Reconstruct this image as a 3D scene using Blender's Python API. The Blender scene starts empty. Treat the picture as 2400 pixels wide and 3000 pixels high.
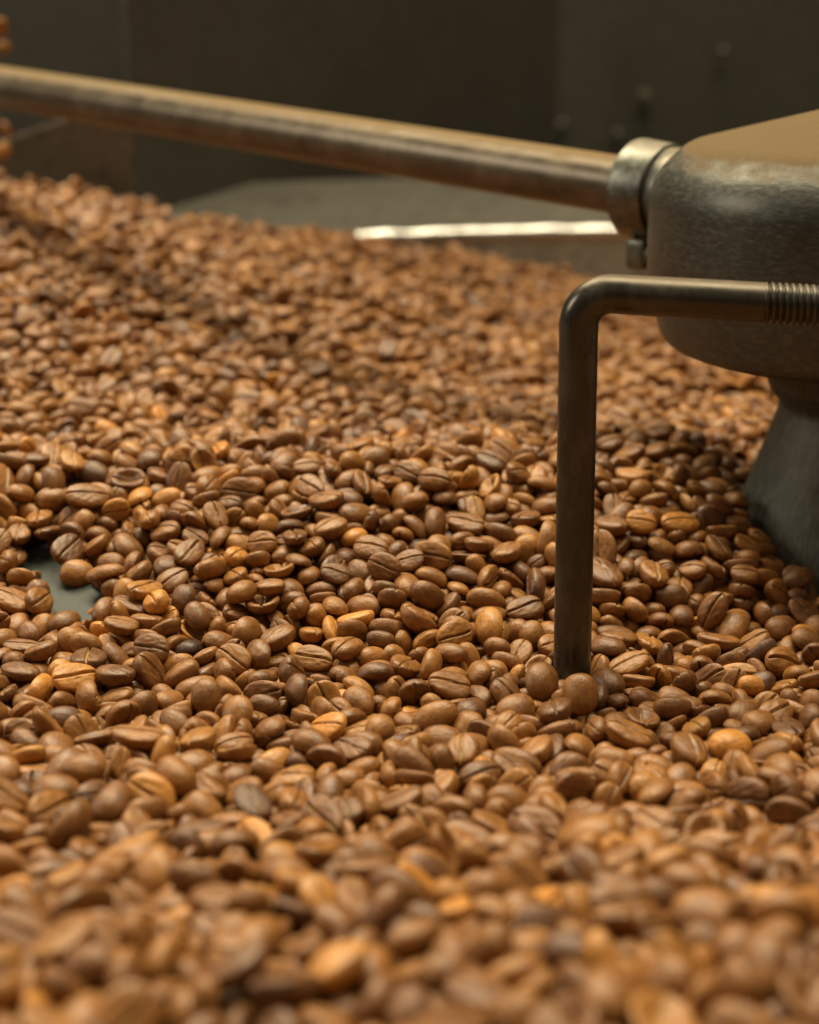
import bpy, math, random, base64, zlib
import numpy as np
from mathutils import Vector, Matrix, Quaternion

S = bpy.context.scene
COL = S.collection
# ------------------------------------------------------------------ camera
CAM_Z, PITCH, FPX = .16, math.radians(16.7), 5000.
cd = bpy.data.cameras.new('camera'); cam = bpy.data.objects.new('camera', cd); COL.objects.link(cam)
cam.location = (0, 0, CAM_Z); cam.rotation_euler = (math.radians(90) - PITCH, 0, 0)
cd.sensor_fit = 'HORIZONTAL'; cd.sensor_width = 24; cd.lens = 50
cd.clip_start = .02; cd.clip_end = 50
cd.dof.use_dof = True; cd.dof.focus_distance = .452; cd.dof.aperture_fstop = 8.6; cd.dof.aperture_blades = 0
S.camera = cam
# ------------------------------------------------------------------ room light
W = bpy.data.worlds.new("World"); S.world = W; W.use_nodes = True
nt = W.node_tree; nt.nodes.clear()
o_ = nt.nodes.new('ShaderNodeOutputWorld'); b_ = nt.nodes.new('ShaderNodeBackground')
tc = nt.nodes.new('ShaderNodeTexCoord'); sx = nt.nodes.new('ShaderNodeSeparateXYZ'); cr = nt.nodes.new('ShaderNodeValToRGB')
mr = nt.nodes.new('ShaderNodeMapRange'); mr.inputs[1].default_value = -1; mr.inputs[2].default_value = 1
nt.links.new(tc.outputs['Generated'], sx.inputs[0]); nt.links.new(sx.outputs[2], mr.inputs[0]); nt.links.new(mr.outputs[0], cr.inputs[0])
e = cr.color_ramp.elements
e[0].position = .40; e[0].color = (.016, .013, .010, 1)
e[1].position = .95; e[1].color = (.30, .23, .14, 1)
m_ = cr.color_ramp.elements.new(.58); m_.color = (.085, .070, .048, 1)
nt.links.new(cr.outputs[0], b_.inputs[0]); b_.inputs[1].default_value = 1.0; nt.links.new(b_.outputs[0], o_.inputs[0])
def area(name, loc, target, size, power, col, size_y=None):
    ld = bpy.data.lights.new(name, 'AREA'); ld.energy = power; ld.color = col
    ld.shape = 'RECTANGLE'; ld.size = size; ld.size_y = size_y or size
    o = bpy.data.objects.new(name, ld); COL.objects.link(o); o.location = loc
    o.rotation_euler = (Vector(target) - Vector(loc)).to_track_quat('-Z', 'Y').to_euler(); return o
area('ceiling_lamp', (-.9, 1.95, 2.2), (0, .5, 0), 1.0, 66.0, (1, .82, .54))
area('ceiling_panel_lamp', (.25, .95, 2.4), (.05, .5, 0), 1.5, 84.0, (1, .86, .58), .80)
area('side_lamp', (-1.15, .60, .62), (0, .6, .06), .40, 5.0, (1, .88, .68))
S.view_settings.view_transform = 'Standard'; S.view_settings.look = 'None'
S.view_settings.gamma = 1; S.view_settings.exposure = 0.0
S.render.engine = 'CYCLES'
S.cycles.use_denoising = True; S.cycles.max_bounces = 6; S.cycles.diffuse_bounces = 3

# ------------------------------------------------------------------ materials
def mat(name):
    m = bpy.data.materials.new(name); m.use_nodes = True; t = m.node_tree; t.nodes.clear()
    out = t.nodes.new('ShaderNodeOutputMaterial'); p = t.nodes.new('ShaderNodeBsdfPrincipled'); t.links.new(p.outputs[0], out.inputs[0])
    return m, t, p
def N(t, typ, **kw):
    n = t.nodes.new(typ)
    for k, v in kw.items():
        if k.startswith('i_'):
            key = k[2:]; n.inputs[int(key) if key.isdigit() else key].default_value = v
        else: setattr(n, k, v)
    return n
def noise(t, scale, detail=4, rough=.55, vec=None, dist=0):
    n = N(t, 'ShaderNodeTexNoise'); n.inputs['Scale'].default_value = scale; n.inputs['Detail'].default_value = detail
    n.inputs['Roughness'].default_value = rough; n.inputs['Distortion'].default_value = dist
    if vec is not None: t.links.new(vec, n.inputs['Vector'])
    return n.outputs['Fac']
def ramp(t, fac, stops):
    r = N(t, 'ShaderNodeValToRGB'); e = r.color_ramp.elements
    e[0].position, e[0].color = stops[0][0], (*stops[0][1], 1); e[1].position, e[1].color = stops[-1][0], (*stops[-1][1], 1)
    for p, c in stops[1:-1]:
        q = e.new(p); q.color = (*c, 1)
    t.links.new(fac, r.inputs[0]); return r.outputs[0]
def math_(t, op, a, b=None, clamp=False):
    n = N(t, 'ShaderNodeMath', operation=op); n.use_clamp = clamp
    for i, v in enumerate((a, b)):
        if v is None: continue
        if isinstance(v, (int, float)): n.inputs[i].default_value = v
        else: t.links.new(v, n.inputs[i])
    return n.outputs[0]
def mix(t, fac, a, b):
    n = N(t, 'ShaderNodeMix', data_type='RGBA')
    for i, v in ((0, fac), (6, a), (7, b)):
        if isinstance(v, tuple): n.inputs[i].default_value = (*v, 1)
        elif isinstance(v, (int, float)): n.inputs[i].default_value = v
        else: t.links.new(v, n.inputs[i])
    return n.outputs[2]
def bump(t, p, h, strength, dist):
    b = N(t, 'ShaderNodeBump'); b.inputs['Strength'].default_value = strength; b.inputs['Distance'].default_value = dist
    t.links.new(h, b.inputs['Height']); t.links.new(b.outputs[0], p.inputs['Normal'])
def objvec(t): return N(t, 'ShaderNodeTexCoord').outputs['Object']
def stretch(t, vec, s, rot=(0, 0, 0)):
    n = N(t, 'ShaderNodeMapping'); n.inputs['Scale'].default_value = s; n.inputs['Rotation'].default_value = rot; t.links.new(vec, n.inputs[0]); return n.outputs[0]

def bean_material():
    m, t, p = mat('roasted_bean')
    tone = N(t, 'ShaderNodeAttribute', attribute_type='INSTANCER', attribute_name='tone').outputs['Fac']
    seed = N(t, 'ShaderNodeAttribute', attribute_type='INSTANCER', attribute_name='seed').outputs['Fac']
    cre = N(t, 'ShaderNodeAttribute', attribute_type='GEOMETRY', attribute_name='crease').outputs['Fac']
    v = objvec(t)
    off = N(t, 'ShaderNodeVectorMath', operation='ADD'); t.links.new(v, off.inputs[0])
    cx = N(t, 'ShaderNodeCombineXYZ'); s10 = math_(t, 'MULTIPLY', seed, 13.7)
    for i in range(3): t.links.new(s10, cx.inputs[i])
    t.links.new(cx.outputs[0], off.inputs[1]); v = off.outputs[0]
    n1 = noise(t, 260, 3, .6, v); n2 = noise(t, 900, 4, .6, v)
    tt = math_(t, 'ADD', tone, math_(t, 'MULTIPLY', math_(t, 'SUBTRACT', n1, .5), .45))
    col = ramp(t, tt, [(0, (.045, .022, .012)), (.28, (.140, .054, .014)), (.5, (.285, .120, .026)), (.68, (.400, .182, .038)), (1, (.60, .26, .050))])
    speck = ramp(t, math_(t, 'ADD', math_(t, 'MULTIPLY', n2, .55), math_(t, 'MULTIPLY', noise(t, 520, 4, .65, v, 1.2), .45)), [(.36, (.66, .62, .58)), (.50, (.98, .98, .98)), (.66, (1.16, 1.18, 1.2))])
    mu = N(t, 'ShaderNodeMix', data_type='RGBA', blend_type='MULTIPLY'); mu.inputs[0].default_value = 1
    t.links.new(col, mu.inputs[6]); t.links.new(speck, mu.inputs[7])
    skin = ramp(t, noise(t, 420, 2, .5, v), [(.42, (0, 0, 0)), (.56, (1, 1, 1))])
    skinf = math_(t, 'MULTIPLY', math_(t, 'MULTIPLY', cre, skin), ramp(t, seed, [(.12, (0, 0, 0)), (.4, (1, 1, 1))]), True)
    c2 = mix(t, math_(t, 'MULTIPLY', cre, .3), mu.outputs[2], (.05, .024, .012))
    c3 = mix(t, skinf, c2, (.58, .38, .14))
    t.links.new(c3, p.inputs['Base Color'])
    t.links.new(math_(t, 'ADD', math_(t, 'MULTIPLY', n1, .30), .27), p.inputs['Roughness'])
    p.inputs['Specular IOR Level'].default_value = .55
    v2 = stretch(t, v, (.6, 1.5, 1.2)); h = math_(t, 'ADD', math_(t, 'MULTIPLY', noise(t, 380, 5, .68, v2, .6), 1.0), math_(t, 'MULTIPLY', n2, .35))
    bump(t, p, h, .75, .00042)
    return m
def heap_core_material():
    m, t, p = mat('heap_core')
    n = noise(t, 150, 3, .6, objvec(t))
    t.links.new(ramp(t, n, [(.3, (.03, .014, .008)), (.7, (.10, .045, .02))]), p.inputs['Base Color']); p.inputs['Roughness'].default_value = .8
    return m
def steel(name, base, rough, dust=0., dust_col=(.30, .20, .105), dust_lo=.55, dust_hi=.85, scratch=(1, 1, 1), scr_scale=300, spots=.0, metallic=.85, bumpd=.0002):
    """worn cast / drawn steel, coffee dust settled on what faces up"""
    m, t, p = mat(name)
    v = objvec(t); sv = stretch(t, v, scratch)
    a = noise(t, 18, 5, .6, v); b = noise(t, scr_scale, 5, .7, sv); c = noise(t, 70, 4, .6, v)
    base_d = tuple(x * .55 for x in base)
    col = mix(t, a, base_d, tuple(min(1, x * 1.35) for x in base))
    col = mix(t, ramp(t, b, [(.45, (0, 0, 0)), (.72, (.8, .8, .8))]), col, tuple(min(1, x * 1.7 + .03) for x in base))
    col = mix(t, ramp(t, c, [(.54, (0, 0, 0)), (.75, (.75, .75, .75))]), col, (.05, .032, .020))
    p.inputs['Metallic'].default_value = metallic
    rg = math_(t, 'ADD', math_(t, 'MULTIPLY', b, .3), rough - .15)
    if dust > 0:
        g = N(t, 'ShaderNodeNewGeometry'); s = N(t, 'ShaderNodeSeparateXYZ'); t.links.new(g.outputs['Normal'], s.inputs[0])
        z = math_(t, 'ADD', s.outputs[2], math_(t, 'MULTIPLY', math_(t, 'SUBTRACT', noise(t, 120, 6, .7, v), .5), .35))
        z = math_(t, 'ADD', z, math_(t, 'MULTIPLY', math_(t, 'SUBTRACT', a, .5), .3))
        r = N(t, 'ShaderNodeMapRange'); r.inputs[1].default_value = dust_lo; r.inputs[2].default_value = dust_hi; t.links.new(z, r.inputs[0]); r.inputs[4].default_value = dust
        d = r.outputs[0]
        dc = mix(t, noise(t, 500, 4, .7, v), tuple(x * .8 for x in dust_col), tuple(x * 1.15 for x in dust_col))
        col = mix(t, d, col, dc)
        t.links.new(math_(t, 'SUBTRACT', metallic, math_(t, 'MULTIPLY', d, metallic)), p.inputs['Metallic'])
        rg = math_(t, 'ADD', rg, math_(t, 'MULTIPLY', d, .45))
        t.links.new(math_(t, 'SUBTRACT', .5, math_(t, 'MULTIPLY', d, .42)), p.inputs['Specular IOR Level'])
    t.links.new(col, p.inputs['Base Color']); t.links.new(rg, p.inputs['Roughness'])
    bump(t, p, b, .35, bumpd)
    return m
M_BEAN = bean_material(); M_CORE = heap_core_material()
M_HUB = steel('cast_steel_dusty', (.060, .064, .056), .38, .95, (.150, .105, .052), .66, .82, (1, 1, 3), 300, metallic=.45)
M_PED = steel('dark_cast_iron', (.085, .087, .075), .60, 0, scratch=(6, 6, .7), scr_scale=110, metallic=.6)
M_TUBE = steel('dusty_tube_steel', (.105, .085, .058), .36, .85, (.20, .135, .060), .62, .95, (.8, 1, 1), 60, metallic=.45)
M_RING = steel('collar_steel', (.14, .148, .132), .38, .55, (.28, .22, .14), .75, .97)
M_ROD = steel('rod_steel', (.065, .062, .054), .30, .5, (.17, .12, .065), .55, 1.0, (1, 1, .5), 140, metallic=.65)
M_BLADE = steel('blade_steel', (.020, .030, .027), .6, metallic=.2)
M_TRAY = steel('tray_sheet_steel', (.30, .29, .25), .5, metallic=.15)
M_APRON = steel('apron_sheet_steel', (.12, .112, .092), .45, metallic=.4)
M_RIM = steel('polished_rim', (.52, .52, .51), .33, metallic=1.0, bumpd=.001)
M_DARK = steel('black_roaster_paint', (.042, .037, .027), .65, metallic=.0)
M_PANEL = steel('brown_grey_panel', (.115, .092, .066), .50, metallic=.4)
M_OLIVE = steel('olive_panel', (.12, .115, .082), .6, metallic=.3)
M_GREY = steel('grey_roaster_paint', (.042, .038, .027), .65, metallic=0)
M_RIVET = steel('worn_rivet', (.12, .105, .08), .5, metallic=.3)
M_BRASS = steel('brass_washer', (.70, .33, .12), .35)

# ------------------------------------------------------------------ object helpers
def tag(o, label=None, cat=None, group=None, kind=None):
    if label: o['label'] = label
    if cat: o['category'] = cat
    if group: o['group'] = group
    if kind: o['kind'] = kind
    return o
def empty(name, loc):
    o = bpy.data.objects.new(name, None); COL.objects.link(o); o.location = loc; o.empty_display_size = .01; return o
def obj(name, V, F, m, parent=None, smooth=True, angle=None):
    me = bpy.data.meshes.new(name); me.from_pydata([tuple(map(float, v)) for v in V], [], F); me.update()
    me.materials.append(m)
    if smooth: me.polygons.foreach_set('use_smooth', [True] * len(me.polygons))
    if angle: me.set_sharp_from_angle(angle=math.radians(angle))
    o = bpy.data.objects.new(name, me); COL.objects.link(o)
    if parent: o.parent = parent
    return o
def lathe(profile, n=96, center=(0, 0, 0), axis=None, closed=False):
    """profile [(r, h)] turned round +z (or round 'axis')"""
    V, F = [], []
    R = Vector((0, 0, 1)).rotation_difference(Vector(axis)).to_matrix() if axis is not None else Matrix.Identity(3)
    c = Vector(center)
    for (r, h) in profile:
        for i in range(n):
            a = 2 * math.pi * i / n; V.append(R @ Vector((r * math.cos(a), r * math.sin(a), h)) + c)
    k = len(profile)
    for j in range(k - 1 + (1 if closed else 0)):
        j2 = (j + 1) % k
        for i in range(n):
            i2 = (i + 1) % n; F.append((j * n + i, j * n + i2, j2 * n + i2, j2 * n + i))
    return V, F
def round_profile(pts, seg=6):
    """pts [(r, h, fillet)] -> profile with rounded corners"""
    out = []
    for i, (r, h, f) in enumerate(pts):
        if f <= 0 or i == 0 or i == len(pts) - 1: out.append((r, h)); continue
        p = Vector((r, h)); a = Vector(pts[i - 1][:2]); b = Vector(pts[i + 1][:2])
        da = (a - p); db = (b - p); k = min(f, da.length * .49, db.length * .49)
        s, e = p + da.normalized() * k, p + db.normalized() * k
        for q in range(seg + 1):
            u = q / seg; w = s * (1 - u) ** 2 + p * 2 * u * (1 - u) + e * u * u; out.append((w.x, w.y))
    return out
def tube(path, radii, n=32, cap=True):
    V, F = [], []; path = [Vector(p) for p in path]; up = None
    for i, p in enumerate(path):
        d = (path[min(i + 1, len(path) - 1)] - path[max(i - 1, 0)]).normalized()
        if up is None: up = d.orthogonal().normalized()
        up = (up - d * up.dot(d)).normalized(); w = d.cross(up)
        r = radii[i] if hasattr(radii, '__len__') else radii
        for j in range(n):
            a = 2 * math.pi * j / n; V.append(p + (up * math.cos(a) + w * math.sin(a)) * r)
    for i in range(len(path) - 1):
        for j in range(n):
            j2 = (j + 1) % n; F.append((i * n + j, i * n + j2, (i + 1) * n + j2, (i + 1) * n + j))
    if cap:
        F.append(tuple(range(n))[::-1]); F.append(tuple((len(path) - 1) * n + j for j in range(n)))
    return V, F
def box(lo, hi, bev=0.):
    import bmesh
    bm = bmesh.new(); bmesh.ops.create_cube(bm, size=1)
    for v in bm.verts: v.co = Vector([(lo[i] + hi[i]) / 2 + v.co[i] * (hi[i] - lo[i]) for i in range(3)])
    if bev: bmesh.ops.bevel(bm, geom=list(bm.edges), offset=bev, segments=3, profile=.5, affect='EDGES')
    V = [v.co.copy() for v in bm.verts]; F = [tuple(v.index for v in f.verts) for f in bm.faces]; bm.free(); return V, F
def local(V, o): return [Vector(v) - o for v in V]

# ---- bean shape: rings along the long axis, angles packed around the crease
def bean_shape(seed, a=5.2, b=3.7, c=2.9, kind='bean', nu=44, nv=72):
    """returns verts (mm), quads/tris, per-vertex crease mask. long axis x, domed back +z, creased face -z"""
    r = np.random.RandomState(seed)
    th = np.linspace(0, math.pi, nu + 1)[1:-1]
    v = np.linspace(0, 2 * math.pi, nv, endpoint=False)
    # pack angles close to the crease (phi = -90 deg)
    k = .62 if kind != 'plain' else 0
    phi = v - k * np.sin(v)          # v=0 -> crease; dense near 0
    phi = phi - math.pi / 2
    T, P = np.meshgrid(th, phi, indexing='ij')
    ct, st = np.cos(T), np.sin(T)
    e1 = r.uniform(.80, .92)
    s = st ** e1
    asym = r.uniform(-.14, .14)
    bw = b * (1 + asym * ct)
    x = a * np.sign(ct) * np.abs(ct) ** r.uniform(.92, 1.04)
    cp, sp = np.cos(P), np.sin(P)
    up = sp > 0
    flat = {'bean': .50, 'pea': .85, 'shell': .38}.get(kind, .50)
    y = bw * s * np.sign(cp) * np.abs(cp) ** np.where(up, 1.0, .74)
    z = np.where(up, c * s * np.abs(sp) ** .96, -c * flat * s * np.abs(sp) ** .75)
    # crease: an S line down the flat face, lips beside it
    A, B2 = r.uniform(.12, .34) * r.choice([-1, 1]), r.uniform(-.15, .15)
    y0 = A * np.sin(ct * 2.6) + B2 * (1 - ct ** 2)
    w = r.uniform(.17, .27)
    dy = (y - y0)
    onface = np.clip((-sp - .05) / .45, 0, 1)
    endf = np.clip((1.02 - np.abs(ct)) / .12, 0, 1)
    g = np.exp(-(dy / w) ** 2)
    depth = r.uniform(.9, 1.5)
    lip = np.exp(-((np.abs(dy) - .75) / .45) ** 2)
    z = z + onface * endf * (g * depth - .07 * lip)
    if kind == 'shell':                       # hollow, open shell of a split bean
        hol = np.exp(-((x / (a * .72)) ** 2 + ((y) / (b * .62)) ** 2) ** 1.4)
        z = np.where(up, z, z + c * .85 * hol)
    # face slightly hollow, whole bean slightly bent, low lumps, wrinkles on the face
    z = z + onface * .25 * (1 - ct ** 2) * r.uniform(0, 1)
    z = z + r.uniform(-.25, .15) * (x / a) ** 2
    for _ in range(5):
        kx, ky, kz, ph = r.uniform(-.55, .55), r.uniform(-.7, .7), r.uniform(-.7, .7), r.uniform(0, 6.28)
        d = .075 * np.sin(kx * x + ky * y + kz * z + ph)
        x, y, z = x + d * ct, y + d * cp * st, z + d * sp * st
    for _ in range(4):
        kx, ky, ph = r.uniform(.8, 2.2) * r.choice([-1, 1]), r.uniform(2.2, 4.0), r.uniform(0, 6.28)
        z = z + (onface * .018 - (~np.asarray(onface > 0)) * .0) * np.sin(kx * x + ky * y + ph) * st
    mask = onface * endf * np.exp(-(dy / (w * 1.15)) ** 2)
    V = np.stack([x, y, z], -1).reshape(-1, 3)
    M = mask.reshape(-1)
    pa = np.array([[x[0].mean() + .02, y[0].mean(), z[0].mean()]])
    pb = np.array([[x[-1].mean() - .02, y[-1].mean(), z[-1].mean()]])
    n = len(V)
    V = np.vstack([V, pa, pb]); M = np.append(M, [0, 0])
    F = []
    R = nu - 1
    for i in range(R - 1):
        for j in range(nv):
            j2 = (j + 1) % nv
            F.append((i * nv + j, (i + 1) * nv + j, (i + 1) * nv + j2, i * nv + j2))
    for j in range(nv):
        j2 = (j + 1) % nv
        F.append((n, j, j2)); F.append((n + 1, (R - 1) * nv + j2, (R - 1) * nv + j))
    V[:, 2] -= (V[:, 2].max() + V[:, 2].min()) / 2
    return V, F, M
#         seed a    b     c    kind
BEANS = [(11, 5.15, 4.00, 3.45, 'bean'), (12, 4.85, 4.00, 3.50, 'bean'), (13, 5.60, 3.95, 3.25, 'bean'),
         (14, 4.60, 3.75, 3.35, 'bean'), (15, 5.25, 4.25, 3.45, 'bean'), (16, 5.90, 4.05, 3.25, 'bean'),
         (17, 4.45, 3.45, 3.05, 'pea'), (18, 5.00, 3.50, 2.85, 'pea'), (19, 5.10, 4.05, 2.90, 'shell'), (20, 4.90, 3.70, 3.25, 'bean')]
BEAN_SHARE = (.16, .13, .12, .13, .12, .07, .10, .07, .05, .05)
# ---- camera numbers and the height of the bean heap
def project(X, Y, Z):
    d = Y * math.cos(PITCH) + (CAM_Z - Z) * math.sin(PITCH)
    u = (Z - CAM_Z) * math.cos(PITCH) + Y * math.sin(PITCH)
    return 1200 + FPX * X / d, 1500 - FPX * u / d, d
def unproject(px, py, d):
    X = (px - 1200) / FPX * d; u = (1500 - py) / FPX * d
    return X, d * math.cos(PITCH) + u * math.sin(PITCH), CAM_Z + u * math.cos(PITCH) - d * math.sin(PITCH)
def heap_height(X, Y):
    X = np.asarray(X, float); Y = np.asarray(Y, float)
    h = np.interp(Y, [.1, .22, .30, .40, .44, .515, .58, .66, .8, 1.0, 1.4], [.040, .028, .004, -.0075, -.004, .026, .012, .002, .000, .000, .000])
    rise = np.interp(X, [-.4, -.22, -.176, -.124, -.05, .04, .13], [.066, .064, .057, .043, .0285, .006, -.008])
    far = np.interp(Y, [.50, .57, .70, .88, 1.0], [0, .12, .60, .98, 1.0]); side = np.clip((X - .0) / .08, 0, 1); far = far * (1 - side) + side * np.clip((Y - .58) / .40, 0, 1)
    h = h + rise * far
    h = h + .0035 * np.sin(17 * X + 9 * Y + 1) * np.sin(23 * Y - 7 * X) + .0035 * np.exp(-(((X - .040) / .020) ** 2 + ((Y - .408) / .014) ** 2)) + .002 * np.sin(61 * X + 2) * np.sin(53 * Y + 11 * X)
    h = h - .021 * np.exp(-(((X - .066) / .020) ** 2 + ((Y - .455) / .020) ** 2))       # hollow behind the rod's foot
    h = h - .013 * np.exp(-(((X + .103) / .022) ** 2 + ((Y - .480) / .022) ** 2))       # hole over the blade
    h = h - .028 * np.exp(-(((X - .154) / .058) ** 2 + ((Y - .487) / .042) ** 2))       # in front of the pedestal
    return h

# ------------------------------------------------------------------ the cooling tray
HX, HY = .1485, .535
tray = empty('cooling_tray', (HX, HY, -.06))
tag(tray, 'round steel cooling tray with a bright rolled rim behind the heap of beans', 'cooling tray')
T0 = Vector((HX, HY, -.06)); C0 = Vector((HX, HY, 0))
def ring_part(name, prof, m, n=192, closed=False, angle=None):
    V, F = lathe(prof, n, C0); return obj(name, local(V, T0), F, m, tray, True, angle)
ring_part('tray_floor', [(.0005, -.056), (.548, -.056)], M_TRAY)
ring_part('tray_wall', round_profile([(.549, -.0575, 0), (.549, .0145, 0), (.552, .0145, 0), (.552, -.0595, 0), (.549, -.0595, 0)]), M_TRAY, angle=30)
rr = random.Random(4); prof = []
V, F = [], []
nn, kk = 1400, 14
wob = [0] * nn
for i in range(nn):
    a = 2 * math.pi * i / nn
    w = .0004 * math.sin(a * 83) * math.sin(a * 19 + 1) + .00022 * math.sin(a * 131 + 2)
    for j in range(kk):
        b = 2 * math.pi * j / kk; r = .5535 + (.0056 + w) * math.cos(b); z = .0185 + (.0056 + w) * math.sin(b)
        V.append((HX + r * math.cos(a), HY + r * math.sin(a), z))
for i in range(nn):
    i2 = (i + 1) % nn
    for j in range(kk):
        j2 = (j + 1) % kk; F.append((i * kk + j, i2 * kk + j, i2 * kk + j2, i * kk + j2))
obj('rim', local(V, T0), F, M_RIM, tray)
ring_part('apron', [(.558, .0155), (.70, .040), (.70, .036), (.558, .0115)], M_APRON, closed=True, angle=30)

# ------------------------------------------------------------------ the agitator: housing, pedestal, arm, collar, bent rod, blade
A0 = Vector((HX, HY, -.03))
agi = empty('tray_agitator', A0)
tag(agi, 'steel agitator among the beans, round dusty hub with long arm and bent rod', 'agitator')
prof = round_profile([(.0005, .1305, 0), (.012, .1302, .006), (.062, .1175, .004), (.0735, .1065, .012), (.0735, .075, .02), (.0675, .0548, .008), (.058, .0535, .001), (.030, .0548, 0)], 8)
V, F = lathe(prof[::-1], 160, C0); obj('hub_housing', local(V, A0), F, M_HUB, agi)
prof = round_profile([(.0300, .0545, 0), (.0335, .0540, .001), (.0335, .0420, .002), (.0288, .0355, .002), (.0318, .026, .01), (.0385, .006, .02), (.0455, -.014, .01), (.0515, -.030, 0)], 6)
V, F = lathe(prof[::-1], 128, C0); obj('pedestal', local(V, A0), F, M_PED, agi, True, 50)
# arm: radial, rising a little
a_in = Vector((.0797, .6023, .0972)); a_out = Vector((-.40, 1.071, .1327)); ad = (a_out - a_in).normalized()
path = [a_in - ad * .030 + ad * (t * ((a_out - a_in).length + .03)) for t in [0, .1, .2, .4, .6, .8, 1]]
V, F = tube(path, .0102, 48); obj('sweep_arm', local(V, A0), F, M_TUBE, agi, True, 40)
# collar with pinch lug
cp = round_profile([(.0104, -.0070, 0), (.0166, -.0070, .0012), (.0172, .0070, .0012), (.0104, .0070, 0)], 5)
cc = a_in - ad * .0060
V, F = lathe(cp, 72, cc, ad, True); ring = obj('collar', local(V, A0), F, M_RING, agi, True, 40)
lx, ly = cc.x, cc.y
V, F = box((-.0040, -.0062, -.0070), (.0040, .0062, .0035), .0014)
Rz = Matrix.Rotation(math.atan2(ad.y, ad.x), 3, 'Z')
lug = obj('lug', [Rz @ v + Vector((cc.x - .0020, cc.y - .0025, cc.z - .0195)) - A0 for v in V], F, M_RING, ring)
hd = Vector((cc.x + .0015, cc.y - .0088, cc.z - .0215))
V, F = lathe(round_profile([(.0002, .0022, 0), (.0042, .0022, .0012), (.0046, -.002, 0), (.0002, -.002, 0)], 4), 24, hd, (.55, -.83, 0))
obj('bolt_head', local(V, A0), F, M_PED, ring, True, 40)
V, F = lathe([(.0002, .0008), (.0022, .0006), (.0026, 0), (.0002, 0)], 20, hd + Vector((.55, -.83, 0)) * .0022, (.55, -.83, 0)); obj('washer', local(V, A0), F, M_BRASS, ring)
# boss between collar and housing
V, F = tube([a_in - ad * .004, a_in - ad * .034], [.0150, .0165], 48); obj('arm_socket', local(V, A0), F, M_RING, agi)
# bent rod
foot = Vector((.0430, .4180, -.030)); corner = Vector((.0420, .4200, .0908)); end = Vector((.0867, .4140, .0892))
R = .0068; d1 = (foot - corner).normalized(); d2 = (end - corner).normalized()
pts = [foot.lerp(corner, t) for t in (0, .3, .6, .9)]; pts[-1] = corner + d1 * (R * 1.25)
n = 14
for i in range(n + 1):
    u = i / n; s = corner + d1 * R * 1.25; e = corner + d2 * R * 1.25
    ang = u * math.pi / 2
    c = corner + (d1 + d2) * R * 1.25
    pts.append(c - d2 * R * 1.25 * math.cos(ang) - d1 * R * 1.25 * math.sin(ang))
pts += [corner.lerp(end, t) for t in (.4, .7, 1)]
V, F = tube(pts, .00492, 40); rod = obj('bent_rod', local(V, A0), F, M_ROD, agi, True, 60)
# thread: a real helix, 1.6 mm pitch
V, F = [], []; L = .060; pit = .00162; seg = 22; nt_ = int(L / pit * 16); z0 = end
up = d2.orthogonal().normalized(); w = d2.cross(up)
for i in range(nt_ + 1):
    z = L * i / nt_
    for j in range(40):
        a = 2 * math.pi * j / 40; ph = (z / pit - j / 40) % 1.0
        r = .00500 - .00055 * (abs(math.sin(math.pi * ph)) ** .7 < .62) * 1.0
        r = .00502 - .00062 * max(0, 1 - abs(ph - .5) / .27) ** .6
        V.append(z0 + d2 * (z - .0002) + (up * math.cos(a) + w * math.sin(a)) * r)
for i in range(nt_):
    for j in range(40):
        j2 = (j + 1) % 40; F.append((i * 40 + j, i * 40 + j2, (i + 1) * 40 + j2, (i + 1) * 40 + j))
F.append(tuple(range(40))[::-1]); F.append(tuple(nt_ * 40 + j for j in range(40)))
obj('thread', local(V, A0), F, M_ROD, rod)
# block that holds the threaded end on the housing (beyond the right edge of the frame)
V, F = box((.128, .404, .076), (.146, .466, .102), .002); obj('rod_clamp', local(V, A0), F, M_HUB, agi, True, 40)
# paddle blade lying under the beans at the left
V, F = box((-.034, -.026, -.0015), (.034, .026, .0015), .0006)
Rb = (Matrix.Rotation(math.radians(-28), 3, 'Z') @ Matrix.Rotation(math.radians(14), 3, 'X'))
obj('paddle_blade', [Rb @ v + Vector((-.110, .482, -.0030)) - A0 for v in V], F, M_BLADE, agi, True, 40)

# ------------------------------------------------------------------ the roaster behind
def thing_box(name, lo, hi, m, label, cat, bev=.002, parts=()):
    c = Vector(((lo[0] + hi[0]) / 2, (lo[1] + hi[1]) / 2, lo[2]))
    V, F = box(lo, hi, bev); o = obj(name, local(V, c), F, m, None, True, 40); o.location = c
    return tag(o, label, cat)

# chute side plate at the left, behind the pile
def slab(name, quad, thick, m, label, cat):
    """a plate: quad front corners, thickness away from the viewer"""
    q = [Vector(p) for p in quad]; nrm = (q[1] - q[0]).cross(q[3] - q[0]).normalized()
    if nrm.y < 0: nrm = -nrm
    b = [p + nrm * thick for p in q]; c = q[0].copy()
    V = q + b; F = [(0, 1, 2, 3), (7, 6, 5, 4)] + [(i, i + 4, (i + 1) % 4 + 4, (i + 1) % 4) for i in range(4)]
    import bmesh
    me = bpy.data.meshes.new(name); me.from_pydata([tuple(v - c) for v in V], [], F); bm = bmesh.new(); bm.from_mesh(me)
    bmesh.ops.recalc_face_normals(bm, faces=bm.faces); bmesh.ops.bevel(bm, geom=list(bm.edges), offset=.0006, segments=2, profile=.5, affect='EDGES'); bm.to_mesh(me); bm.free()
    me.materials.append(m); o = bpy.data.objects.new(name, me); COL.objects.link(o); o.location = c
    return tag(o, label, cat)
slab('chute_plate', [(-.50, 1.02, -.04), (-.166, 1.045, -.04), (-.166, 1.045, .105), (-.50, 1.02, -.005)], .002, M_PANEL, 'brown-grey sloping steel plate behind the left end of the bean pile', 'steel plate')

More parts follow.
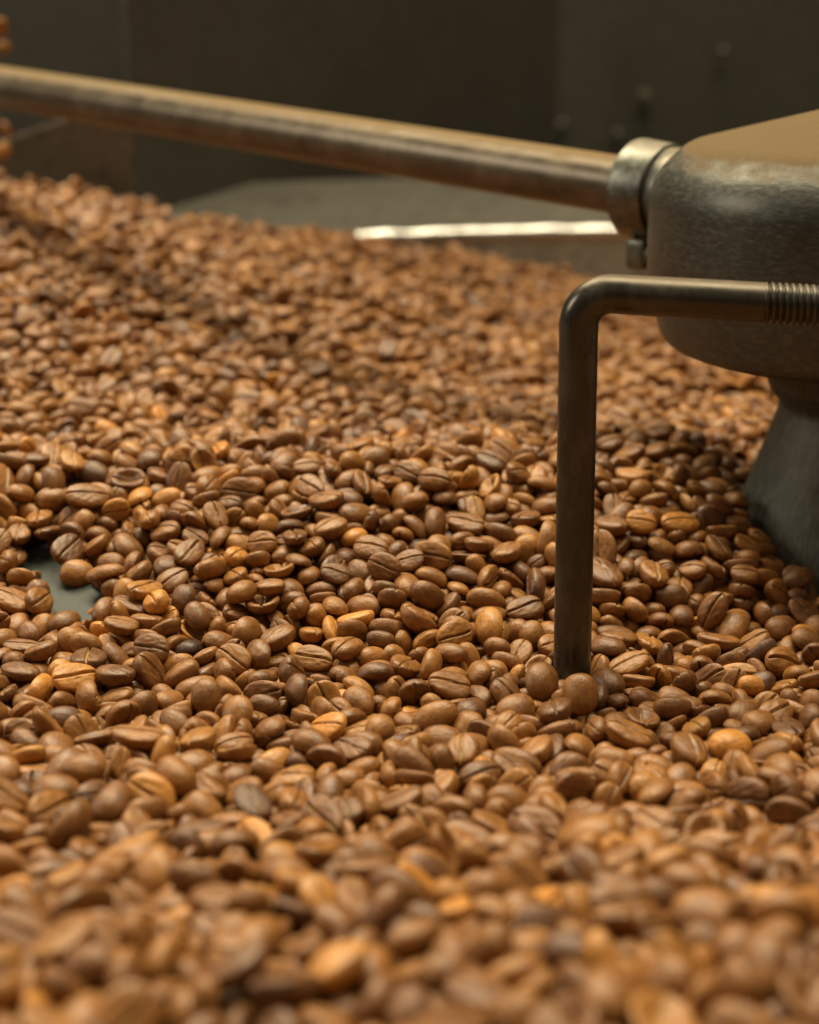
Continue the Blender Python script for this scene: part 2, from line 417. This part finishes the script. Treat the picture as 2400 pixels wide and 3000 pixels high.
R0 = Vector((.2, 1.7, -.5)); roaster = empty('coffee_roaster', R0)
tag(roaster, 'dark soot-stained body of the roaster filling the space behind the tray', 'coffee roaster')
for nm, q, m in (('front_panel', [(-.172, 1.085, -.5), (.13, 1.555, -.5), (.13, 1.555, .5), (-.172, 1.085, .5)], M_DARK),
              ('side_panel', [(-1.6, 1.55, -.5), (-.178, 1.38, -.5), (-.178, 1.38, .5), (-1.6, 1.55, .5)], M_DARK),
              ('rear_panel', [(.11, 1.60, -.5), (2.2, 1.64, -.5), (2.2, 1.64, .5), (.11, 1.60, .5)], M_GREY)):
    o = slab(nm, q, .006, m, None, None); o.location = o.location - R0; o.parent = roaster
# rivets on the roaster, far out of focus
for (a_, b_, r_) in ((1890, 283, .0058), (1646, 365, .0042), (1812, 392, .0042), (2120, 150, .0038)):
    d_ = 1.50; X_, Y_, Z_ = unproject(a_, b_, d_)
    if X_ > .13: Y_ = 1.597
    else:
        t_ = (X_ + .172) / .302; Y_ = 1.085 + .47 * t_ - .001
    k_ = Y_ / unproject(a_, b_, d_)[1]; X_, Z_ = X_ * k_, CAM_Z + (Z_ - CAM_Z) * k_
    if X_ <= .13: Y_ = 1.085 + .47 * (X_ + .172) / .302 - .001
    V, F = lathe(round_profile([(.0002, .0025, 0), (r_, .0018, .0015), (r_, -.001, 0)], 4), 20, (X_, Y_, Z_), (.15, -1, 0))
    o = obj('rivet', [Vector(v) - R0 for v in V], F, M_RIVET, roaster)
# beans tumbling down at the left edge
rf = random.Random(9)
FALL = []
for k in range(9):
    FALL.append((-.224 + rf.uniform(-.020, .004), .985 + rf.uniform(-.03, .03), .070 + .0105 * k + rf.uniform(-.005, .005)))

# ------------------------------------------------------------------ let the beans fall and settle (rigid bodies, then removed)
SETTLE = [.185, .71]           # the bed is settled between these distances from the camera
def settle():
    K_ = 100.                  # simulated in centimetres
    r = np.random.RandomState(5); sc = S
    nx, ny = 120, 110
    XX, YY = np.meshgrid(np.linspace(-.36, .36, nx), np.linspace(.12, .82, ny), indexing='ij'); ZZ = heap_height(XX, YY) - .0125
    V = np.stack([XX, YY, ZZ], -1).reshape(-1, 3) * K_
    F = [(i * ny + j, (i + 1) * ny + j, (i + 1) * ny + j + 1, i * ny + j + 1) for i in range(nx - 1) for j in range(ny - 1)]
    me = bpy.data.meshes.new('settle_bed'); me.from_pydata(V.tolist(), [], F)
    passive = [bpy.data.objects.new('settle_bed', me)]
    for (X, Y, z0, z1, ra, rb) in ((.0425, .418, -.05, .09, .0053, .0053), (HX, HY, -.03, .06, .0500, .030)):
        V, F = lathe([(ra * K_, z0 * K_), (rb * K_, z1 * K_)], 32, (X * K_, Y * K_, 0))
        me = bpy.data.meshes.new('settle_post'); me.from_pydata([tuple(v) for v in V], [], F); passive.append(bpy.data.objects.new('settle_post', me))
    hulls = []
    for s in BEANS:
        v, f, m = bean_shape(*s, nu=7, nv=9)
        me = bpy.data.meshes.new('settle_hull'); me.from_pydata((v * .001 * K_).tolist(), [], f); hulls.append(me)
    pv = np.array(BEAN_SHARE); obs = []; pitch = .0088
    for layer in range(3):
        y, row = SETTLE[0], 0
        while y < SETTLE[1] + .03:
            hw = .24 * (y + .03) + .03; x = -hw + r.uniform(0, pitch)
            while x < hw:
                X, Y = x + r.normal() * .0011, y + r.normal() * .0011
                free = math.hypot(X - .0425, Y - .418) > .0098 and math.hypot(X - HX, Y - HY) > .0545
                if free and r.rand() < (.95, .95, .66)[layer]:
                    k = int(r.choice(len(BEANS), p=pv)); s = float(np.clip(r.normal(.94, .11), .72, 1.22))
                    o = bpy.data.objects.new('settle_bean', hulls[k])
                    o.location = (X * K_, Y * K_, (float(heap_height(X, Y)) - .0125 + .005 + layer * .0080 + r.uniform(0, .002)) * K_)
                    q = r.normal(size=4); q /= np.linalg.norm(q)
                    o.rotation_mode = 'QUATERNION'; o.rotation_quaternion = q.tolist(); o.scale = (s, s, s); obs.append((o, k, s))
                x += pitch
            y += pitch * .82; row += 1
    for o in passive + [a[0] for a in obs]: COL.objects.link(o)
    sc.gravity = (0, 0, -300)
    vl = bpy.context.view_layer
    def add(objs, typ):
        for o in vl.objects: o.select_set(False)
        for o in objs: o.select_set(True)
        vl.objects.active = objs[0]; bpy.ops.rigidbody.objects_add(type=typ)
    add(passive, 'PASSIVE'); add([a[0] for a in obs], 'ACTIVE')
    for o in passive:
        b = o.rigid_body; b.collision_shape = 'MESH'; b.friction = .9; b.use_margin = True; b.collision_margin = .01
    for o, k, s in obs:
        b = o.rigid_body; b.collision_shape = 'CONVEX_HULL'; b.friction = .75; b.restitution = 0; b.linear_damping = .2; b.angular_damping = .35
        b.use_margin = True; b.collision_margin = .01
    w = sc.rigidbody_world; w.substeps_per_frame = 6; w.solver_iterations = 10; w.point_cache.frame_start = 1; w.point_cache.frame_end = 60
    for f in range(1, 21): sc.frame_set(f)
    dg = bpy.context.evaluated_depsgraph_get(); pos, quat, kind, scl = [], [], [], []
    for o, k, s in obs:
        m = o.evaluated_get(dg).matrix_world; l = m.translation / K_; h = l.z - float(heap_height(l.x, l.y))
        if -.03 < h < .02: pos.append(tuple(l)); quat.append(tuple(m.to_quaternion())); kind.append(k); scl.append(s)
    bpy.ops.rigidbody.world_remove()
    for o in passive + [a[0] for a in obs]: bpy.data.objects.remove(o)
    for me in list(bpy.data.meshes):
        if me.name.startswith('settle_'): bpy.data.meshes.remove(me)
    sc.frame_set(1)
    return np.array(pos), np.array(quat), np.array(kind), np.array(scl)
POS, QUAT, KIND, SCL = settle()
PX, PY, DD = project(POS[:, 0], POS[:, 1], POS[:, 2])
# the gap over the paddle blade
GAP = [(60, 1570), (150, 1590), (190, 1650), (215, 1690), (225, 1730), (290, 1770), (230, 1800), (170, 1790), (140, 1730), (80, 1680)]
def in_gap(x, y):
    r = False; j = len(GAP) - 1
    for i in range(len(GAP)):
        xi, yi = GAP[i]; xj, yj = GAP[j]
        if (yi > y) != (yj > y) and x < (xj - xi) * (y - yi) / (yj - yi) + xi: r = not r
        j = i
    return r
cut = np.array([any(in_gap(x + a, y + b) for a, b in ((0, 0), (17, 0), (-17, 0), (0, 12), (0, -12))) for x, y in zip(PX, PY)])
POS, QUAT, KIND, SCL = POS[~cut], QUAT[~cut], KIND[~cut], SCL[~cut]
def order_by_size_seen():
    """the beans that show largest from the camera come first"""
    from mathutils.bvhtree import BVHTree
    low = [bean_shape(*s, nu=8, nv=10)[:2] for s in BEANS]; Vs, Fs, own, off = [], [], [], 0
    for i in range(len(POS)):
        v, f = low[KIND[i]]; R = np.array(Quaternion(QUAT[i].tolist()).to_matrix())
        Vs.append((v * .001 * SCL[i]) @ R.T + POS[i]); Fs += [tuple(a + off for a in q) for q in f]; own += [i] * len(f); off += len(v)
    bv = BVHTree.FromPolygons(np.vstack(Vs).tolist(), Fs); c = np.zeros(len(POS), int); o = Vector((0, 0, CAM_Z))
    for py in range(700, 3000, 14):
        for px in range(7, 2400, 14):
            u = (1500 - py) / FPX
            h = bv.ray_cast(o, Vector(((px - 1200) / FPX, math.cos(PITCH) + u * math.sin(PITCH), u * math.cos(PITCH) - math.sin(PITCH))))
            if h[2] is not None: c[own[h[2]]] += 1
    return np.argsort(-c, kind='stable'), c
idx, SEEN = order_by_size_seen()
POS, QUAT, KIND, SCL, SEEN = POS[idx], QUAT[idx], KIND[idx], SCL[idx], SEEN[idx]
# ------------------------------------------------------------------ beans
rs = np.random.RandomState(77)
PX, PY, DD = project(POS[:, 0], POS[:, 1], POS[:, 2])
n = len(POS)
TONE = np.clip(rs.normal(.43, .085, n), .18, .72)
am = rs.rand(n); TONE[am < .03] = rs.uniform(.70, .88, (am < .03).sum()); TONE[am > .985] = rs.uniform(.12, .22, (am > .985).sum())
SEED = rs.rand(n)
NOTED = [(1030, 1795, .97), (945, 1858, .88), (305, 1860, .96), (455, 1745, .86), (690, 1635, .84), (400, 1450, .84), (805, 1130, 1.0), (455, 1230, .97),
         (2060, 1800, .90), (1205, 2105, .90), (965, 2112, .93), (640, 1340, .88), (330, 1900, .80), (2135, 2145, .94), (885, 1955, .92), (310, 890, .95),
         (550, 1905, .02), (1870, 1715, .30), (1270, 1845, .62), (1395, 1675, .55), (610, 1600, .85), (300, 1270, .85), (1180, 1290, .92), (350, 1750, .68)]
for (a, b, t) in NOTED:
    i = int(np.argmin((PX - a) ** 2 + (PY - b) ** 2 + 1e9 * (SEEN < 3))); TONE[i] = t
def bean_mesh(i):
    V, F, Mk = bean_shape(*BEANS[i])
    me = bpy.data.meshes.new('coffee_bean'); me.from_pydata((V * .001).tolist(), [], F); me.update()
    me.polygons.foreach_set('use_smooth', [True] * len(me.polygons))
    at = me.attributes.new('crease', 'FLOAT', 'POINT'); at.data.foreach_set('value', Mk.astype(np.float32))
    me.materials.append(M_BEAN); return me
BM = [bean_mesh(i) for i in range(len(BEANS))]
LOWH = [b[3] for b in BEANS]
def rotv(q, v): return Quaternion(q.tolist()) @ Vector(v)
def describe(i):
    t = TONE[i]; q = QUAT[i]; view = Vector((POS[i][0], POS[i][1], POS[i][2] - CAM_Z)).normalized()
    c = ('near-black' if t < .17 else 'dark brown' if t < .33 else 'chestnut' if t < .46 else 'reddish' if t < .58 else 'tan' if t < .76 else 'amber')
    s = 'small' if SCL[i] * BEANS[KIND[i]][1] < 4.75 else 'large' if SCL[i] * BEANS[KIND[i]][1] > 5.45 else 'mid-sized'
    f = rotv(q, (0, 0, -1)).dot(view)
    fc = 'creased face out' if f < -.35 else 'smooth back out' if f > .35 else 'on edge'
    a = rotv(q, (1, 0, 0)); L = a - view * a.dot(view)
    if L.length < .45: d = 'end on'
    else:
        g = abs(math.degrees(math.atan2(L.z, L.x))); g = min(g, 180 - g)
        d = 'crosswise' if g < 28 else 'upright' if g > 62 else ('slanting rightwards' if L.z * L.x > 0 else 'slanting leftwards')
    return s, c, fc, d
def zone(px, py):
    h = ('far left', 'centre left', 'centre', 'centre right', 'far right')[min(4, int(max(0, px) / 480))]
    if py > 2720: return 'at the bottom edge, ' + h
    if py > 2440: return 'on the near slope, ' + h
    if py > 2200: return 'below the middle, ' + h
    if py > 1950: return 'in front of the rod' if 1400 < px < 2000 else 'below the furrow, ' + h
    if py > 1500 and 1250 < px <= 1690: return 'close left of the rod'
    if py > 1500 and 1690 < px < 2000: return 'close right of the rod'
    if py > 1500 and px >= 2000: return 'by the foot of the pedestal'
    if py > 1500: return 'on the slope, ' + h
    return 'near the crest, ' + h
NI = 300; SINGLE = []
for i in range(NI):
    o = bpy.data.objects.new('coffee_bean', BM[KIND[i]]); COL.objects.link(o)
    o.location = POS[i].tolist(); o.rotation_mode = 'QUATERNION'; o.rotation_quaternion = QUAT[i].tolist(); o.scale = (SCL[i],) * 3
    o['tone'] = float(TONE[i]); o['seed'] = float(SEED[i])
    s, c, fc, d = describe(i)
    tag(o, f'{s} {c} bean, {fc}, {d}, {zone(PX[i], PY[i])}', 'coffee bean', 'roasted coffee beans in the tray'); SINGLE.append((o, PY[i]))
same = {}
for o, y in SINGLE: same.setdefault(o['label'], []).append((y, o))
for lab, g in same.items():                      # look-alikes of one place: say which is the higher one
    if len(g) < 2: continue
    g.sort(key=lambda a: a[0])
    w = {2: ('upper', 'lower'), 3: ('topmost', 'middle', 'lowest')}.get(len(g))
    if w:
        for (y, o), t in zip(g, w): o['label'] = lab + ', ' + t
hgt = ('lowest', 'second', 'third', 'fourth', 'fifth', 'sixth', 'seventh', 'eighth', 'topmost')
for k, p in enumerate(FALL):
    o = bpy.data.objects.new('falling_bean', BM[(k * 3 + 1) % len(BM)]); COL.objects.link(o); o.location = p; o.rotation_euler = (k * 1.3, k * 2.1, k * .7)
    o['tone'] = .42 + .3 * ((k * 37) % 10) / 10; o['seed'] = k / 9
    tag(o, f'blurred bean tumbling down at the left edge, {hgt[k]} of the nine', 'coffee bean', 'beans tumbling at the left edge')
# beans past the settled bed: rows laid over the rest of the heap, kept clear of the settled ones
from mathutils.kdtree import KDTree
kd = KDTree(len(POS))
for i, p in enumerate(POS): kd.insert(p.tolist(), i)
kd.balance()
fp, fq, fk, fs, ft = [], [], [], [], []
pv = np.array(BEAN_SHARE)
def lay(X, Y, Z, flat):
    fp.append((X, Y, Z)); a, tl, az = rs.uniform(0, 6.28), abs(rs.normal()) * flat, rs.uniform(0, 6.28)
    q = Quaternion((math.cos(az), math.sin(az), 0), tl) @ Quaternion((0, 0, 1), a)
    if rs.rand() < .4: q = q @ Quaternion((1, 0, 0), math.pi + rs.normal() * .3)
    fq.append(tuple(q)); fk.append(rs.choice(10, p=pv)); fs.append(np.clip(rs.normal(1, .085), .8, 1.2)); ft.append(np.clip(rs.normal(.43, .09), .18, .80))
for layer in range(3):
    y = .05
    while y < 1.12:
        x = -.40 + rs.uniform(0, .008); far = y > SETTLE[1] + .002
        while x < .44:
            X, Y = x + rs.normal() * .0016, y + rs.normal() * .0016; x += .0084
            seen = abs(X) < .24 * (Y + .03) + .03
            if layer == 2 and (far or not seen): continue
            r_ = math.hypot(X - HX, Y - HY)
            if not (.050 < r_ < .540 or (X < -.15 and r_ < .575)) or math.hypot(X - .0427, Y - .418) < .010: continue
            h = float(heap_height(X, Y)); Z = h - (.0045 + layer * .0048) + rs.normal() * .0021
            if layer == 2 or (seen and not far and Y > SETTLE[0]):           # bare spots in the settled bed only
                if layer < 2: continue
                Z = h - .0095
            if kd.find((X, Y, Z))[2] < (.0062 if layer == 2 else .0056): continue
            qx, qy, _ = project(X, Y, Z)
            if any(in_gap(qx + a, qy + b) for a, b in ((0, 0), (30, 0), (-30, 0), (0, 22), (0, -22))): continue
            lay(X, Y, Z, .95 if layer < 2 else .4)
        y += .0072
P = np.vstack([POS[NI:], np.array(fp)]); Q = np.vstack([QUAT[NI:], np.array(fq)])
K = np.concatenate([KIND[NI:], fk]).astype(int); SC = np.concatenate([SCL[NI:], fs]); TN = np.concatenate([TONE[NI:], ft]); SD = np.concatenate([SEED[NI:], rs.rand(len(fk))])
print('beans', NI, len(P))
# core of the heap
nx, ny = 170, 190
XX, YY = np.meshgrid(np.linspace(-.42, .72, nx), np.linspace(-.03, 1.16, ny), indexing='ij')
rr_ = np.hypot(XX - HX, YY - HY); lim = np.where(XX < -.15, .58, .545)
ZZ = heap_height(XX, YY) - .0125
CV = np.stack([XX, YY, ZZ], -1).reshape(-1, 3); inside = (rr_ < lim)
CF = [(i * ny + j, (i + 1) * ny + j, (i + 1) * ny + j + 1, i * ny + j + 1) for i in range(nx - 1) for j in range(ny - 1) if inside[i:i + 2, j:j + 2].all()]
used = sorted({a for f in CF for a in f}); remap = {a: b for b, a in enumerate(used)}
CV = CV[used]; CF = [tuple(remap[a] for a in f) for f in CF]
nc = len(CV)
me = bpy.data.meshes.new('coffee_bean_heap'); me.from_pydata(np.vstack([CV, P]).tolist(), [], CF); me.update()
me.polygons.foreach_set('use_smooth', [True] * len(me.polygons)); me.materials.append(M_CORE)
def attr(name, typ, vals, field='value'):
    a = me.attributes.new(name, typ, 'POINT'); a.data.foreach_set(field, vals)
eul = np.array([list(Quaternion(q.tolist()).to_euler()) for q in Q])
attr('kind_id', 'INT', np.concatenate([-np.ones(nc, int), K]).astype(np.int32))
attr('rot', 'FLOAT_VECTOR', np.vstack([np.zeros((nc, 3)), eul]).astype(np.float32).ravel(), 'vector')
attr('scl', 'FLOAT', np.concatenate([np.ones(nc), SC]).astype(np.float32))
attr('tone', 'FLOAT', np.concatenate([np.zeros(nc), TN]).astype(np.float32))
attr('seed', 'FLOAT', np.concatenate([np.zeros(nc), SD]).astype(np.float32))
heap = bpy.data.objects.new('coffee_bean_heap', me); COL.objects.link(heap)
tag(heap, 'deep heap of roasted coffee beans covering the tray floor behind and between the nearest beans', 'coffee beans', kind='stuff')
ng = bpy.data.node_groups.new('lay_beans', 'GeometryNodeTree')
ng.interface.new_socket('Geometry', in_out='INPUT', socket_type='NodeSocketGeometry'); ng.interface.new_socket('Geometry', in_out='OUTPUT', socket_type='NodeSocketGeometry')
gi = ng.nodes.new('NodeGroupInput'); go = ng.nodes.new('NodeGroupOutput'); jn = ng.nodes.new('GeometryNodeJoinGeometry')
def named(nm, typ):
    a = ng.nodes.new('GeometryNodeInputNamedAttribute'); a.data_type = typ; a.inputs['Name'].default_value = nm
    return [s for s in a.outputs if s.enabled and s.name == 'Attribute'][0]
kid, rot, scl = named('kind_id', 'INT'), named('rot', 'FLOAT_VECTOR'), named('scl', 'FLOAT')
def cmp(op, b):
    c = ng.nodes.new('FunctionNodeCompare'); c.data_type = 'INT'; c.operation = op
    ins = [s for s in c.inputs if s.type == 'INT']; ng.links.new(kid, ins[0]); ins[1].default_value = b; return c.outputs[0]
de = ng.nodes.new('GeometryNodeDeleteGeometry'); de.domain = 'POINT'
ng.links.new(gi.outputs[0], de.inputs['Geometry']); ng.links.new(cmp('GREATER_EQUAL', 0), de.inputs['Selection']); ng.links.new(de.outputs[0], jn.inputs[0])
first = {}
for o in COL.objects:
    if o.name.startswith('coffee_bean') and o.data in BM and o.data.name not in first: first[o.data.name] = o
for k in range(len(BM)):
    src = first.get(BM[k].name)
    if src is None: continue
    oi = ng.nodes.new('GeometryNodeObjectInfo'); oi.transform_space = 'ORIGINAL'; oi.inputs['Object'].default_value = src
    ip = ng.nodes.new('GeometryNodeInstanceOnPoints')
    ng.links.new(gi.outputs[0], ip.inputs['Points']); ng.links.new(cmp('EQUAL', k), ip.inputs['Selection']); ng.links.new(oi.outputs['Geometry'], ip.inputs['Instance'])
    ng.links.new(rot, ip.inputs['Rotation'])
    cxyz = ng.nodes.new('ShaderNodeCombineXYZ')
    for i in range(3): ng.links.new(scl, cxyz.inputs[i])
    ng.links.new(cxyz.outputs[0], ip.inputs['Scale']); ng.links.new(ip.outputs[0], jn.inputs[0])
ng.links.new(jn.outputs[0], go.inputs[0])
md = heap.modifiers.new('lay_beans', 'NODES'); md.node_group = ng
